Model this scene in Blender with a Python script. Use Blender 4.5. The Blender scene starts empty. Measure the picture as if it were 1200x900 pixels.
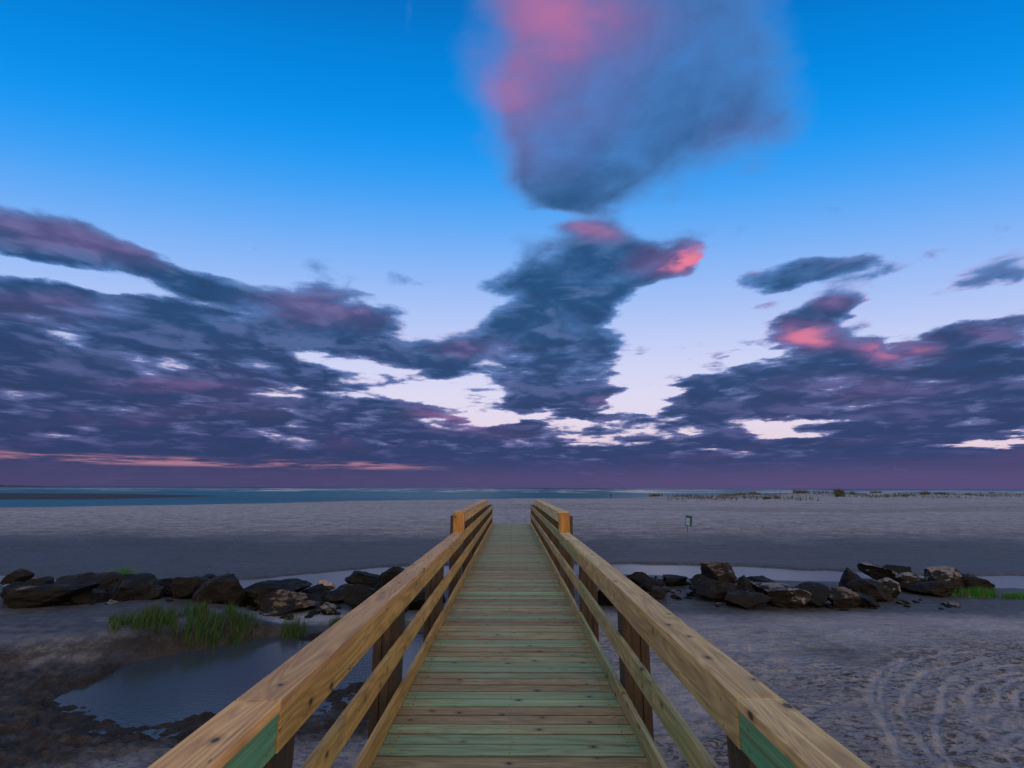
import bpy, bmesh, math, random
import numpy as np
from mathutils import Vector, Matrix, noise as mnoise

random.seed(7)
rng = np.random.default_rng(11)
S = bpy.context.scene
COL = S.collection
PI = math.pi

# ------------------------------------------------------------------ camera
EYE = 3.2                      # camera height above the sand
F = 567.0                      # focal length in photo pixels (1200 wide)
PITCH = math.atan(121.5 / F)
ROLL = math.radians(0.19)
cam_d = bpy.data.cameras.new('camera'); cam = bpy.data.objects.new('camera', cam_d); COL.objects.link(cam)
cam_d.sensor_width = 36; cam_d.lens = F / 1200 * 36; cam_d.clip_start = 0.05; cam_d.clip_end = 60000
fw = Vector((0, math.cos(PITCH), math.sin(PITCH))); up0 = Vector((0, -math.sin(PITCH), math.cos(PITCH))); rt0 = Vector((1, 0, 0))
rt = rt0 * math.cos(ROLL) + up0 * math.sin(ROLL); up = up0 * math.cos(ROLL) - rt0 * math.sin(ROLL)
CR = Matrix((rt, up, -fw)).transposed()
cam.matrix_world = Matrix.Translation((0, 0, EYE)) @ CR.to_4x4()
S.camera = cam

def ray(px, py):
    return (rt * ((px - 601) / F) + up * ((450 - py) / F) + fw).normalized()
def at(px, py, z=0.0):          # survey helper: where a sight line meets the level z
    d = ray(px, py); t = (z - EYE) / min(d.z, -1e-4)
    return (d.x * t, d.y * t)
def azel(px, py):
    d = ray(px, py); return (math.atan2(d.x, d.y), math.asin(d.z))
def scale_at(px, py, z=0.0):    # metres per photo pixel at that ground point
    x, y = at(px, py, z); v = Vector((x, y, z - EYE)); return v.dot(fw) / F

def lin(r, g, b, k=1.0):
    f = lambda c: (c / 255 / 12.92 if c / 255 <= .04045 else ((c / 255 + .055) / 1.055) ** 2.4) * k
    return (f(r), f(g), f(b), 1.0)

# ------------------------------------------------------------------ node helper
class N:
    def __init__(s, tree): s.t = tree; s.n = tree.nodes; s.l = tree.links
    def link(s, v, sock):
        if v is None: return
        if hasattr(v, 'is_output') or isinstance(v, bpy.types.NodeSocket): s.l.new(v, sock)
        else: sock.default_value = v
    def node(s, typ, **kw):
        nd = s.n.new(typ)
        for k, v in kw.items(): setattr(nd, k, v)
        return nd
    def m(s, op, a, b=None, c=None, clamp=False):
        nd = s.node('ShaderNodeMath', operation=op, use_clamp=clamp)
        for i, v in enumerate((a, b, c)): s.link(v, nd.inputs[i])
        return nd.outputs[0]
    def vm(s, op, a, b=None, c=None):
        nd = s.node('ShaderNodeVectorMath', operation=op)
        s.link(a, nd.inputs[0]); s.link(b, nd.inputs[1])
        if op == 'SCALE': s.link(c, nd.inputs['Scale'])
        elif c is not None: s.link(c, nd.inputs[2])
        return nd.outputs['Value'] if op in ('LENGTH', 'DOT_PRODUCT', 'DISTANCE') else nd.outputs[0]
    def mr(s, v, a, b, c=0.0, d=1.0, smooth=True):
        nd = s.node('ShaderNodeMapRange', interpolation_type='SMOOTHSTEP' if smooth else 'LINEAR')
        for i, x in enumerate((v, a, b, c, d)): s.link(x, nd.inputs[i])
        return nd.outputs[0]
    def mix(s, f, a, b, blend='MIX'):
        nd = s.node('ShaderNodeMix', data_type='RGBA', blend_type=blend)
        s.link(f, nd.inputs[0]); s.link(a, nd.inputs[6]); s.link(b, nd.inputs[7])
        return nd.outputs[2]
    def noise(s, v, scale, detail=4, rough=.5, dist=0.0, dim='3D', w=None):
        nd = s.node('ShaderNodeTexNoise', noise_dimensions=dim)
        s.link(v, nd.inputs['Vector']); nd.inputs['Scale'].default_value = scale
        nd.inputs['Detail'].default_value = detail; nd.inputs['Roughness'].default_value = rough
        nd.inputs['Distortion'].default_value = dist
        return nd.outputs[0]
    def vor(s, v, scale, feature='F1', rand=1.0):
        nd = s.node('ShaderNodeTexVoronoi', feature=feature)
        s.link(v, nd.inputs['Vector']); nd.inputs['Scale'].default_value = scale; nd.inputs['Randomness'].default_value = rand
        return nd.outputs[0]
    def ramp(s, f, stops, interp='LINEAR'):
        nd = s.node('ShaderNodeValToRGB'); cr = nd.color_ramp; cr.interpolation = interp
        while len(cr.elements) < len(stops): cr.elements.new(0.5)
        for e, (p, c) in zip(cr.elements, stops): e.position = p; e.color = c
        s.link(f, nd.inputs[0]); return nd.outputs[0]
    def attr(s, name, out='Fac'):
        nd = s.node('ShaderNodeAttribute', attribute_name=name); return nd.outputs[out]
    def mapping(s, v, loc=(0,0,0), rot=(0,0,0), sc=(1,1,1), typ='POINT'):
        nd = s.node('ShaderNodeMapping', vector_type=typ); s.link(v, nd.inputs[0])
        nd.inputs[1].default_value = loc; nd.inputs[2].default_value = rot; nd.inputs[3].default_value = sc
        return nd.outputs[0]
    def sep(s, v):
        nd = s.node('ShaderNodeSeparateXYZ'); s.link(v, nd.inputs[0]); return nd.outputs
    def comb(s, x, y, z):
        nd = s.node('ShaderNodeCombineXYZ')
        for i, v in enumerate((x, y, z)): s.link(v, nd.inputs[i])
        return nd.outputs[0]

# ------------------------------------------------------------------ world
SUN_AZ = math.radians(158)     # measured clockwise from +Y (the view direction): behind, a little to the right
SUN_EL = math.radians(9)
world = bpy.data.worlds.new('World'); S.world = world; world.use_nodes = True
w = N(world.node_tree); w.n.clear()
tc = w.node('ShaderNodeTexCoord')
dirv = w.vm('NORMALIZE', tc.outputs['Generated'])
dx, dy, dz = w.sep(dirv)
az = w.m('ARCTAN2', dx, dy); el = w.m('ARCSINE', dz)
AE = w.comb(az, el, 0.0)
# jitter the layout coordinates so that no cloud keeps an elliptical outline
zden = w.m('ADD', w.m('MAXIMUM', dz, 0.0), 0.115)
P = w.comb(w.m('DIVIDE', dx, zden), w.m('DIVIDE', dy, zden), 0.0)
nz = w.node('ShaderNodeTexNoise'); w.link(P, nz.inputs['Vector']); nz.inputs['Scale'].default_value = 2.6; nz.inputs['Detail'].default_value = 7; nz.inputs['Roughness'].default_value = .6
jit = w.vm('SCALE', w.vm('SUBTRACT', nz.outputs[1], (0.5, 0.5, 0.5)), None, 0.13)
js = w.sep(jit)
AEJ = w.vm('ADD', AE, w.comb(js[0], w.m('MULTIPLY', js[1], .45), 0.0))

def blobsum(lst, vec, acc=None):
    first = acc; 
    for b in lst:
        px, py, rx, ry, ang, wt = b
        a = math.radians(ang)
        c = azel(px, py)
        ux = (math.cos(a), math.sin(a)); uy = (-math.sin(a), math.cos(a))      # photo axes, y down
        p1 = azel(px + ux[0] * rx, py + ux[1] * rx); p2 = azel(px + uy[0] * ry, py + uy[1] * ry)
        v1 = Vector((p1[0] - c[0], p1[1] - c[1])); v2 = Vector((p2[0] - c[0], p2[1] - c[1]))
        # chained on the running sum so the renderer works through the clouds one at a time
        vv = vec if acc is None else w.vm('MULTIPLY_ADD', acc, (1e-7, 1e-7, 1e-7), vec)
        mp = w.mapping(vv, (c[0], c[1], 0), (0, 0, math.atan2(v1.y, v1.x)), (v1.length, v2.length, 1), 'TEXTURE')
        v = w.mr(w.vm('LENGTH', mp), 1.55, 0.15, 0.0, wt)
        acc = v if acc is None or acc is first else w.m('ADD', acc, v)
    return acc
#            px   py   rx  ry  ang  weight
CLOUDS = [
 (655, 95, 125, 110, 0, .95), (770, 100, 140, 125, 0, .80), (685, 168, 100, 85, 10, .75), (660, 222, 62, 40, 0, .75), (855, 85, 95, 90, 0, .45), (700, -10, 150, 70, 0, .7),
 (925, 165, 60, 40, -40, .22), (905, 50, 70, 90, 0, .22),
 (60, 284, 155, 27, 12, 1.1), (215, 336, 130, 26, 14, .85), (20, 232, 60, 22, 10, .25), (110, 345, 120, 16, 8, .45),
 (90, 395, 260, 62, 2, 1.0), (385, 376, 108, 38, 8, 1.0), (260, 405, 180, 48, 4, .7), (60, 470, 330, 50, 0, .9), (250, 500, 300, 42, 0, .8),
 (505, 424, 60, 20, -4, .85), (590, 425, 70, 34, 0, .9), (632, 352, 100, 55, 0, 1.3), (708, 296, 66, 34, 20, 1.0), (790, 306, 56, 24, -4, .85), (650, 405, 100, 40, 0, .95),
 (655, 460, 85, 26, 0, .9), (700, 478, 80, 22, 0, .5), (735, 330, 70, 34, -25, .4), (760, 440, 30, 8, -8, .4),
 (957, 319, 118, 22, -5, 1.05), (905, 350, 45, 12, -18, .5), (965, 366, 68, 17, -20, .95), (945, 396, 50, 18, 4, .8), (1050, 412, 75, 18, -4, .8),
 (1165, 388, 75, 13, -6, .8), (1000, 445, 230, 32, -3, .85), (880, 466, 120, 26, -2, .7), (1150, 440, 140, 36, 0, .75), (1010, 478, 120, 14, -3, .35), (1120, 485, 200, 24, 0, .7),
 (1168, 268, 40, 15, -28, .46), (1106, 293, 18, 10, -10, .44), (1185, 330, 30, 10, -20, .36), (478, 18, 11, 28, 28, .40), (960, 245, 16, 8, 0, .2), (880, 500, 180, 20, 0, .5), (560, 500, 100, 16, 0, .45),
 (815, 468, 120, 9, -5, .75), (850, 440, 80, 7, -12, .6), (765, 488, 110, 7, -2, .6), (800, 418, 36, 5, -14, .38), (525, 452, 50, 6, 5, .5), (600, 470, 60, 8, 0, .5), (460, 478, 90, 8, 3, .4), (1010, 350, 60, 8, -16, .4),
]
GAPS = [
 (400, 425, 75, 14, 6, .62), (350, 418, 45, 10, 0, .3), (545, 462, 72, 23, -12, .90), (455, 462, 60, 8, 3, .45), (330, 452, 40, 6, 0, .3),
 (765, 400, 60, 70, 12, .75), (750, 475, 55, 16, -10, .75), (970, 492, 100, 7, -3, .85), (1080, 470, 80, 8, -8, 1.0), (925, 506, 60, 6, 0, .9), (1165, 515, 60, 7, -5, 1.0), (1150, 490, 60, 6, -4, .6), (836, 345, 22, 60, 8, .8), (920, 343, 70, 7, -14, .6), (1095, 352, 90, 22, -5, .8), (1000, 428, 60, 6, -10, .4), (700, 520, 60, 5, 0, .5), (790, 505, 50, 6, 0, .5),
 (90, 318, 120, 15, 11, 1.0), (200, 352, 110, 10, 12, .6), (40, 345, 70, 8, 6, .4), (540, 496, 80, 9, -4, .7), (690, 497, 60, 6, 0, .6), (620, 487, 60, 7, 0, .6), (230, 440, 60, 6, 6, .4), (300, 470, 70, 6, 4, .4), (860, 530, 40, 6, 8, .5), (560, 340, 60, 60, 0, .6),
]
PINKS = [
 (632, 62, 140, 100, -35, .60), (680, 20, 120, 60, 0, .25), (590, 110, 50, 50, 0, .32), (700, 30, 100, 40, 0, .2), (800, 304, 58, 22, -6, 1.0), (690, 272, 40, 14, 10, .6), (903, 357, 40, 10, -16, .7), (990, 352, 40, 10, -10, .4), (945, 394, 52, 18, 6, .85),
 (1055, 410, 62, 16, -4, .72), (878, 308, 22, 9, -5, .5), (385, 362, 80, 24, 4, .34), (90, 280, 130, 16, 12, .36), (540, 490, 60, 10, 0, .5), (730, 470, 40, 10, 0, .45), (210, 452, 60, 8, 0, .3),
 (1000, 455, 120, 16, 0, .14), (50, 360, 100, 20, 0, .2), (1180, 388, 50, 10, 0, .3), (880, 168, 60, 40, 0, .12), (560, 410, 50, 12, 0, .25),
]
M = w.m('MINIMUM', blobsum(CLOUDS, AEJ), 1.15)
GAPS += [(640, 257, 60, 8, 0, .65), (240, 300, 60, 12, 12, .3), (690, 482, 230, 40, 0, .34), (960, 505, 300, 26, 0, .22), (860, 430, 60, 14, -20, .3)]
G = blobsum(GAPS, AEJ, M)
Pk = w.m('MINIMUM', blobsum(PINKS, AEJ, G), 1.0)
e_ = lambda py: azel(601, py)[1]
low = w.node('ShaderNodeFloatCurve'); w.link(w.mr(el, 0.0, 1.0, 0.0, 1.0, False), low.inputs['Value'])
cv = low.mapping.curves[0]
pts = [(0, .95), (e_(535), .98), (e_(505), .80), (e_(480), .50), (e_(450), .30), (e_(400), .12), (e_(340), 0), (e_(100), 0), (1, 0)]
for i, (a, b) in enumerate(pts):
    if i == 0: cv.points[0].location = (a, b)
    elif i == len(pts) - 1: cv.points[-1].location = (a, b)
    else: cv.points.new(a, b)
low.mapping.update()
# the noises live on a flat layer seen in perspective, so they crowd and flatten towards the horizon
n1 = w.noise(P, 2.2, 8, .54, .25)
Pu = w.vm('ADD', P, (0.05, -0.10, 0.0))
n2 = w.noise(Pu, 2.2, 3, .5, .25)
n1l = w.noise(P, 2.2, 3, .5, .25)
St = w.mapping(AE, (0,0,0), (0,0,-.06), (8.5, 23, 1))
nS = w.noise(St, 1.0, 8, .52, .35)
def puff(vec):
    wp = w.vm('ADD', vec, w.vm('SCALE', w.vm('SUBTRACT', nz.outputs[1], (0.5, 0.5, 0.5)), None, 1.3))
    nd = w.node('ShaderNodeTexVoronoi', feature='SMOOTH_F1', voronoi_dimensions='2D'); w.link(wp, nd.inputs['Vector'])
    nd.inputs['Scale'].default_value = 1.0; nd.inputs['Smoothness'].default_value = .35
    nd.inputs['Detail'].default_value = 1.0; nd.inputs['Roughness'].default_value = .4; nd.inputs['Lacunarity'].default_value = 2.3
    return w.m('SUBTRACT', .5, nd.outputs['Distance'])
Sv = w.mapping(P, (0,0,0), (0,0,.25), (2.1, 1.55, 1))
pf = puff(Sv); pfu = puff(w.vm('ADD', Sv, (.04, -.20, 0)))
nH = w.noise(w.mapping(AE, (0,0,0), (0,0,.02), (13, 62, 1)), 1.0, 8, .58, .4)
nSl = w.noise(St, 1.0, 3, .5, .35)
nSu = w.noise(w.vm('ADD', St, (0.10, .26, 0.0)), 1.0, 3, .5, .35)
n3 = w.noise(w.vm('ADD', P, (7.3, 2.1, 0)), 1.0, 3, .5, .2)
nw = w.noise(w.mapping(AE, (0,0,0), (0,0,0), (13, 15, 1)), 1.0, 8, .60, .5)        # fine feathering on high cloud
hi = w.mr(el, .32, .62)
Mm = w.m('MAXIMUM', w.m('MINIMUM', w.m('SUBTRACT', w.m('ADD', M, low.outputs[0]), G), .97), .0)
nA = w.m('MULTIPLY', w.m('SUBTRACT', n1, .5), w.mr(el, .4, .65, 1.5, .75))
nB = w.m('ADD', w.m('MULTIPLY', w.m('SUBTRACT', nw, .5), w.mr(el, .2, .6, .10, .32)), w.m('ADD', w.m('MULTIPLY', w.m('ADD', w.m('SUBTRACT', nS, .5), w.m('MULTIPLY', pf, .36)), w.mr(el, .36, .62, 1.4, .38)), w.m('MULTIPLY', w.m('SUBTRACT', nH, .5), w.m('MULTIPLY', w.mr(el, .16, .36, 2.1, .0), w.mr(el, .02, .09, .15, 1.0)))))
dens = w.m('ADD', w.m('SUBTRACT', Mm, w.mr(el, .02, .11, -.15, .235)), w.m('ADD', nA, nB))
alpha = w.mr(dens, -0.05, w.mr(el, .40, .65, .30, .78))
thick = w.mr(dens, 0.0, w.mr(el, .35, .65, .70, 1.1))
# clear sky by elevation
er = lambda py: azel(601, py)[1] / 1.6
hz = w.m('SQRT', w.m('ADD', w.m('MULTIPLY', dx, dx), w.m('MULTIPLY', dy, dy)))
eg = w.m('ARCTAN2', dz, w.m('ADD', w.m('MULTIPLY', hz, .35), w.m('MULTIPLY', w.m('MAXIMUM', dy, w.m('MULTIPLY', hz, .35)), .65)))   # the dusk sky pales most straight ahead, over the sea
elf = w.m('DIVIDE', eg, 1.6)
K = 1.0
clear = w.ramp(elf, [(0.0, lin(222, 190, 205)), (er(540), lin(236, 205, 215)), (er(490), lin(234, 224, 243)), (er(430), lin(214, 218, 250)), (er(370), lin(176, 199, 250)), (er(310), lin(134, 184, 251)),
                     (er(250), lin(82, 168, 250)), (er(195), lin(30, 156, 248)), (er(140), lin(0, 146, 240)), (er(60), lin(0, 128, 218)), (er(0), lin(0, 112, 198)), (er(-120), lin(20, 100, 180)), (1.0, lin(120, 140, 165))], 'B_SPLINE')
sky = w.node('ShaderNodeTexSky', sky_type='NISHITA'); sky.sun_disc = False
sky.sun_elevation = SUN_EL; sky.sun_rotation = SUN_AZ; sky.air_density = 1.2; sky.dust_density = 1.5; sky.ozone_density = 4.0
SKYK = 0.085
nish = w.vm('SCALE', sky.outputs[0], None, SKYK)
# a warm afterglow low behind, around the sun
sd = Vector((math.sin(SUN_AZ) * math.cos(SUN_EL), math.cos(SUN_AZ) * math.cos(SUN_EL), math.sin(SUN_EL)))
cs = w.vm('DOT_PRODUCT', dirv, tuple(sd))
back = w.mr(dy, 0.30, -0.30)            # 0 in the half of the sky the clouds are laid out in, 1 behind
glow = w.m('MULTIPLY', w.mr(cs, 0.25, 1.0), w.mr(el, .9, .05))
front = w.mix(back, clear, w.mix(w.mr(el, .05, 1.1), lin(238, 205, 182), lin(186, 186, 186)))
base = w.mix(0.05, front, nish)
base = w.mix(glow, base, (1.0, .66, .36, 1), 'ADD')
# cloud colours
lowf = w.mr(el, e_(330), e_(545))
c_thin = w.mix(lowf, lin(92, 140, 206), lin(118, 122, 178))
c_thick = w.mix(lowf, lin(36, 78, 124), lin(42, 62, 108))
c_thick = w.mix(w.mr(el, e_(250), e_(120)), c_thick, lin(52, 100, 162))
c_thick = w.mix(w.m('MULTIPLY', w.mr(az, .1, -.5, 0, .45), lowf), c_thick, lin(34, 52, 94))
cc = w.mix(thick, c_thin, c_thick)
# relief: where the layer thins towards the light it is paler, and mauve patches drift through it
relk = w.mr(el, .03, .20, .45, 1.0)
rel = w.m('MULTIPLY', relk, w.m('ADD', w.m('MULTIPLY', w.m('SUBTRACT', n1l, n2), w.m('MULTIPLY', w.mr(el, .05, .3, .10, .35), w.mr(el, .4, .62, 1, .25))), w.m('MULTIPLY', w.m('ADD', w.m('MULTIPLY', w.m('SUBTRACT', nSl, nSu), 1.2), w.m('MULTIPLY', w.m('SUBTRACT', pf, pfu), .75)), w.mr(el, .4, .62, 1, .12))))
cc = w.mix(w.mr(rel, .0, .30, 0, .42), cc, w.mix(lowf, lin(110, 140, 195), lin(104, 100, 156)))
cc = w.mix(w.mr(rel, .0, -.30, 0, .38), cc, lin(34, 52, 88))
cc = w.mix(w.m('MULTIPLY', w.mr(n3, .52, .74, 0, .24), w.mr(el, .65, .45)), cc, lin(98, 72, 118))
# pink
pk = w.m('MULTIPLY', Pk, w.mr(w.m('ADD', w.m('MULTIPLY', rel, 1.2), n1l), .30, .66, .45, 1.05))
hot = w.mix(w.mr(pk, .35, 1.0), lin(150, 104, 160), w.mix(w.mr(el, .5, .65), lin(238, 128, 156), lin(182, 112, 162)))
cc = w.mix(w.m('MULTIPLY', pk, .92, None, True), cc, hot)
edge = w.m('MULTIPLY', w.m('MULTIPLY', w.mr(dens, .22, .03), w.mr(n3, .42, .60)), w.mr(el, .42, .30, 0, .5))
cc = w.mix(edge, cc, lin(226, 140, 180))
# far bank: the lowest band goes mauve, with a long salmon slit
cc = w.mix(w.mr(el, e_(535), e_(566), 0, .75), cc, w.mix(w.mr(az, -.6, .75), lin(74, 68, 110), lin(92, 76, 122)))
slitn = w.noise(w.mapping(AE, (0,0,0), (0,0,0), (7, 95, 1)), 1.0, 5, .6)
slit = w.m('MULTIPLY', w.m('MULTIPLY', w.mr(el, e_(553), e_(549)), w.mr(el, e_(541), e_(545))), w.m('MULTIPLY', w.mr(slitn, .44, .60), w.mr(az, -.10, -.30)))
cc = w.mix(w.m('MULTIPLY', slit, .62), cc, lin(206, 142, 160))
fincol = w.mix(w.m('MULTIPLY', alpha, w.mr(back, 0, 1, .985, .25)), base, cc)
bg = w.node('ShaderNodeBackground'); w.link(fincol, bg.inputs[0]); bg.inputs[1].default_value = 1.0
wo = w.node('ShaderNodeOutputWorld'); w.l.new(bg.outputs[0], wo.inputs[0])
world.cycles.sampling_method = 'MANUAL'; world.cycles.sample_map_resolution = 512

sun_d = bpy.data.lights.new('sun', 'SUN'); sun_d.energy = 0.28; sun_d.angle = math.radians(14); sun_d.color = (1.0, .66, .38)
sun = bpy.data.objects.new('sun', sun_d); COL.objects.link(sun)
sun.rotation_euler = Vector(sd).to_track_quat('Z', 'Y').to_euler(); sun.location = (0, 0, 30)

# ------------------------------------------------------------------ materials
def mat(name):
    m = bpy.data.materials.new(name); m.use_nodes = True; m.node_tree.nodes.clear()
    n = N(m.node_tree); b = n.node('ShaderNodeBsdfPrincipled'); o = n.node('ShaderNodeOutputMaterial')
    n.l.new(b.outputs[0], o.inputs[0]); return m, n, b
def bump(n, b, h, strength, dist):
    bp = n.node('ShaderNodeBump'); n.link(h, bp.inputs['Height']); n.link(strength, bp.inputs['Strength']); bp.inputs['Distance'].default_value = dist
    n.l.new(bp.outputs[0], b.inputs['Normal'])

def wood(name, pale, dark, green, gmin, gmax, gcol2=None, rough=.62, seam_shade=None):
    """treated pine: attribute gc = (along, across, through) in metres, tint = one number per board"""
    m, n, b = mat(name)
    gc = n.attr('gc', 'Vector'); tint = n.attr('tint')
    off = n.comb(n.m('MULTIPLY', tint, 37.0), n.m('MULTIPLY', tint, 11.3), n.m('MULTIPLY', tint, 5.1))
    g = n.vm('ADD', gc, off)
    ring = n.noise(n.mapping(g, sc=(.55, 5.5, 3.5)), 1.0, 2, .4, .4)
    bands = n.m('FRACT', n.m('MULTIPLY', ring, 16.0))
    bands = n.m('SUBTRACT', 1.0, n.m('ABSOLUTE', n.m('SUBTRACT', n.m('MULTIPLY', bands, 2.0), 1.0)))
    fib = n.noise(n.mapping(g, sc=(3.0, 150, 110)), 1.0, 4, .6)
    strk = n.noise(n.mapping(g, sc=(.9, 34, 30)), 1.0, 4, .6)
    blot = n.noise(n.mapping(g, sc=(1.6, 4.0, 4.0)), 1.0, 4, .6)
    # knots: sparse cells stretched along the board
    gx, gy, gz_ = n.sep(g)
    kv = n.comb(n.m('MULTIPLY', gx, .72), n.m('ADD', gy, gz_), 0.0)
    vk = n.node('ShaderNodeTexVoronoi', feature='F1', voronoi_dimensions='2D'); n.link(kv, vk.inputs['Vector']); vk.inputs['Scale'].default_value = 5.2
    kd = n.m('ADD', vk.outputs['Distance'], n.m('MULTIPLY', n.m('SUBTRACT', fib, .5), .05))
    kd = n.m('ADD', kd, n.mr(n.sep(vk.outputs['Color'])[1], 0, 1, -.012, .035, False))
    knot = n.m('MULTIPLY', n.mr(kd, .085, .05), n.mr(n.sep(vk.outputs['Color'])[0], .52, .60))
    halo = n.m('MULTIPLY', n.mr(kd, .22, .06), n.mr(n.sep(vk.outputs['Color'])[0], .52, .60))
    tf = n.m('FRACT', n.m('MULTIPLY', tint, 7.77))
    c = n.mix(n.mr(blot, .3, .7), pale, dark)
    c = n.mix(n.m('MULTIPLY', bands, n.mr(blot, .2, .7, .40, .80)), c, tuple(x * .52 for x in dark[:3]) + (1,))
    gm = n.m('MULTIPLY', n.mr(n.m('ADD', n.m('MULTIPLY', tint, 1.0), n.m('MULTIPLY', n.m('SUBTRACT', blot, .5), 1.1)), gmin, gmax), .88)
    gcol = n.mix(n.mr(bands, .2, .9, 0, .55), green, gcol2 or tuple(x * .6 for x in green[:3]) + (1,))
    c = n.mix(gm, c, gcol)
    c = n.mix(n.mr(strk, .48, .68, 0, .34), c, tuple(x * .40 for x in dark[:3]) + (1,))
    c = n.mix(n.mr(strk, .46, .34, 0, .35), c, tuple(min(1, x * 1.45) for x in pale[:3]) + (1,))
    c = n.mix(n.mr(fib, .35, .75, 0, .38), c, tuple(x * .45 for x in dark[:3]) + (1,))
    c = n.mix(n.m('MULTIPLY', halo, .45), c, (.09, .045, .022, 1))
    c = n.mix(n.m('MULTIPLY', knot, .85), c, (.030, .016, .010, 1))
    ck = n.m('ABSOLUTE', n.m('SUBTRACT', n.noise(n.mapping(g, sc=(.8, 15, 13)), 1.0, 3, .55), .5))
    ckm = n.m('MULTIPLY', n.mr(ck, .0075, .0015), n.mr(n.noise(n.mapping(g, sc=(1.4, 5, 5), loc=(5, 2, 1)), 1.0, 2, .5), .52, .60))
    c = n.mix(n.m('MULTIPLY', ckm, .8), c, (.035, .022, .014, 1))
    dn = n.noise(n.mapping(g, sc=(6, 22, 22)), 1.0, 5, .65)
    c = n.mix(n.mr(dn, .60, .78, 0, .35), c, (.05, .045, .04, 1))
    if seam_shade:          # shade of the plank gaps, painted into the colour along both long edges
        ac = n.m('ABSOLUTE', n.sep(gc)[1]); c = n.mix(n.m('MULTIPLY', n.mr(n.m('ADD', ac, n.m('MULTIPLY', n.m('SUBTRACT', dn, .5), .012)), seam_shade - .006, seam_shade), .62), c, (.022, .018, .014, 1))
    # brightness of its own for every board
    c = n.mix(1.0, c, n.ramp(tf, [(0, (.80, .80, .80, 1)), (1, (1.15, 1.12, 1.08, 1))]), 'MULTIPLY')
    n.link(c, b.inputs['Base Color']); b.inputs['Roughness'].default_value = rough
    n.link(n.mr(fib, .2, .8, rough - .1, rough + .12), b.inputs['Roughness'])
    h = n.m('ADD', n.m('MULTIPLY', fib, .6), n.m('ADD', n.m('MULTIPLY', bands, .25), n.m('MULTIPLY', knot, -.8)))
    bump(n, b, h, .5, .0025)
    return m

def C(r, g, b): return (r, g, b, 1)
M_deck = wood('deck_planks', C(.52, .42, .20), C(.38, .28, .125), C(.34, .53, .28), .36, .70, C(.20, .33, .16), seam_shade=.068)
M_rail = wood('rail_pine', C(.70, .47, .145), C(.56, .33, .085), C(.42, .46, .20), .58, .95)
M_railg = wood('rail_pine_greenish', C(.56, .45, .21), C(.42, .31, .14), C(.32, .47, .20), .25, .75)
M_cap = wood('cap_pine', C(.84, .54, .22), C(.70, .38, .15), C(.58, .60, .30), .62, 1.0)
M_capg = wood('cap_pine_pale', C(.82, .62, .29), C(.66, .44, .18), C(.48, .58, .34), .45, .95)
M_green = wood('green_treated_board', C(.20, .36, .19), C(.14, .22, .10), C(.09, .40, .24), .25, .9, C(.24, .30, .14))
M_end = wood('end_block_timber', C(.54, .31, .09), C(.40, .20, .05), C(.50, .30, .10), .9, 1.2)
M_post = wood('dark_post_timber', C(.060, .042, .026), C(.035, .024, .015), C(.05, .05, .03), .7, 1.1)
m, n, b = mat('screw_heads'); b.inputs['Base Color'].default_value = (.03, .026, .024, 1); b.inputs['Roughness'].default_value = .5; b.inputs['Metallic'].default_value = .6; M_screw = m

# sand
m, n, b = mat('beach_sand'); M_sand = m
geo = n.node('ShaderNodeNewGeometry'); pos = geo.outputs['Position']
wet = n.attr('wet'); debris = n.attr('debris'); track = n.attr('track'); mudA = n.attr('mud')
px_, py_, pz_ = n.sep(pos)
s1 = n.noise(pos, .35, 6, .62); s2 = n.noise(pos, 4.5, 6, .62); s3 = n.noise(pos, 420, 2, .6)
s4 = n.noise(n.mapping(pos, sc=(.16, 1.1, 1)), 1.0, 7, .65)
wv = n.m('ADD', wet, n.m('MULTIPLY', n.m('SUBTRACT', s4, .5), .85))
wv = n.m('ADD', wv, n.m('MULTIPLY', n.m('SUBTRACT', s2, .5), .30))
wm = n.mr(wv, .12, .92)
dry = n.mix(n.mr(s1, .35, .65), C(.44, .455, .52), C(.35, .36, .41))
dry = n.mix(n.mr(s2, .45, .75, 0, .30), dry, C(.21, .195, .20))
wetc = n.mix(n.mr(s2, .35, .65), C(.090, .090, .096), C(.052, .052, .056))
gr = n.noise(pos, 16, 6, .72)
dry = n.mix(n.mr(gr, .46, .68, 0, .50), dry, C(.15, .145, .16))
dry = n.mix(n.mr(gr, .46, .34, 0, .35), dry, C(.56, .57, .63))
g2 = n.noise(n.mapping(pos, rot=(0, 0, .1), sc=(1.0, 2.8, 1)), 1.0, 7, .72); fr = n.mr(py_, 14, 24)
dry = n.mix(n.m('MULTIPLY', n.mr(g2, .47, .62, 0, .6), fr), dry, C(.17, .17, .19)); dry = n.mix(n.m('MULTIPLY', n.mr(g2, .46, .34, 0, .5), fr), dry, C(.62, .63, .70))
c = n.mix(wm, dry, wetc)
c = n.mix(n.m('MULTIPLY', n.mr(g2, .50, .62, 0, .45), fr), c, C(.07, .068, .072))
c = n.mix(n.m('MULTIPLY', mudA, n.mr(s2, .30, .62, .45, 1.0)), c, C(.050, .041, .034))
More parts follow.
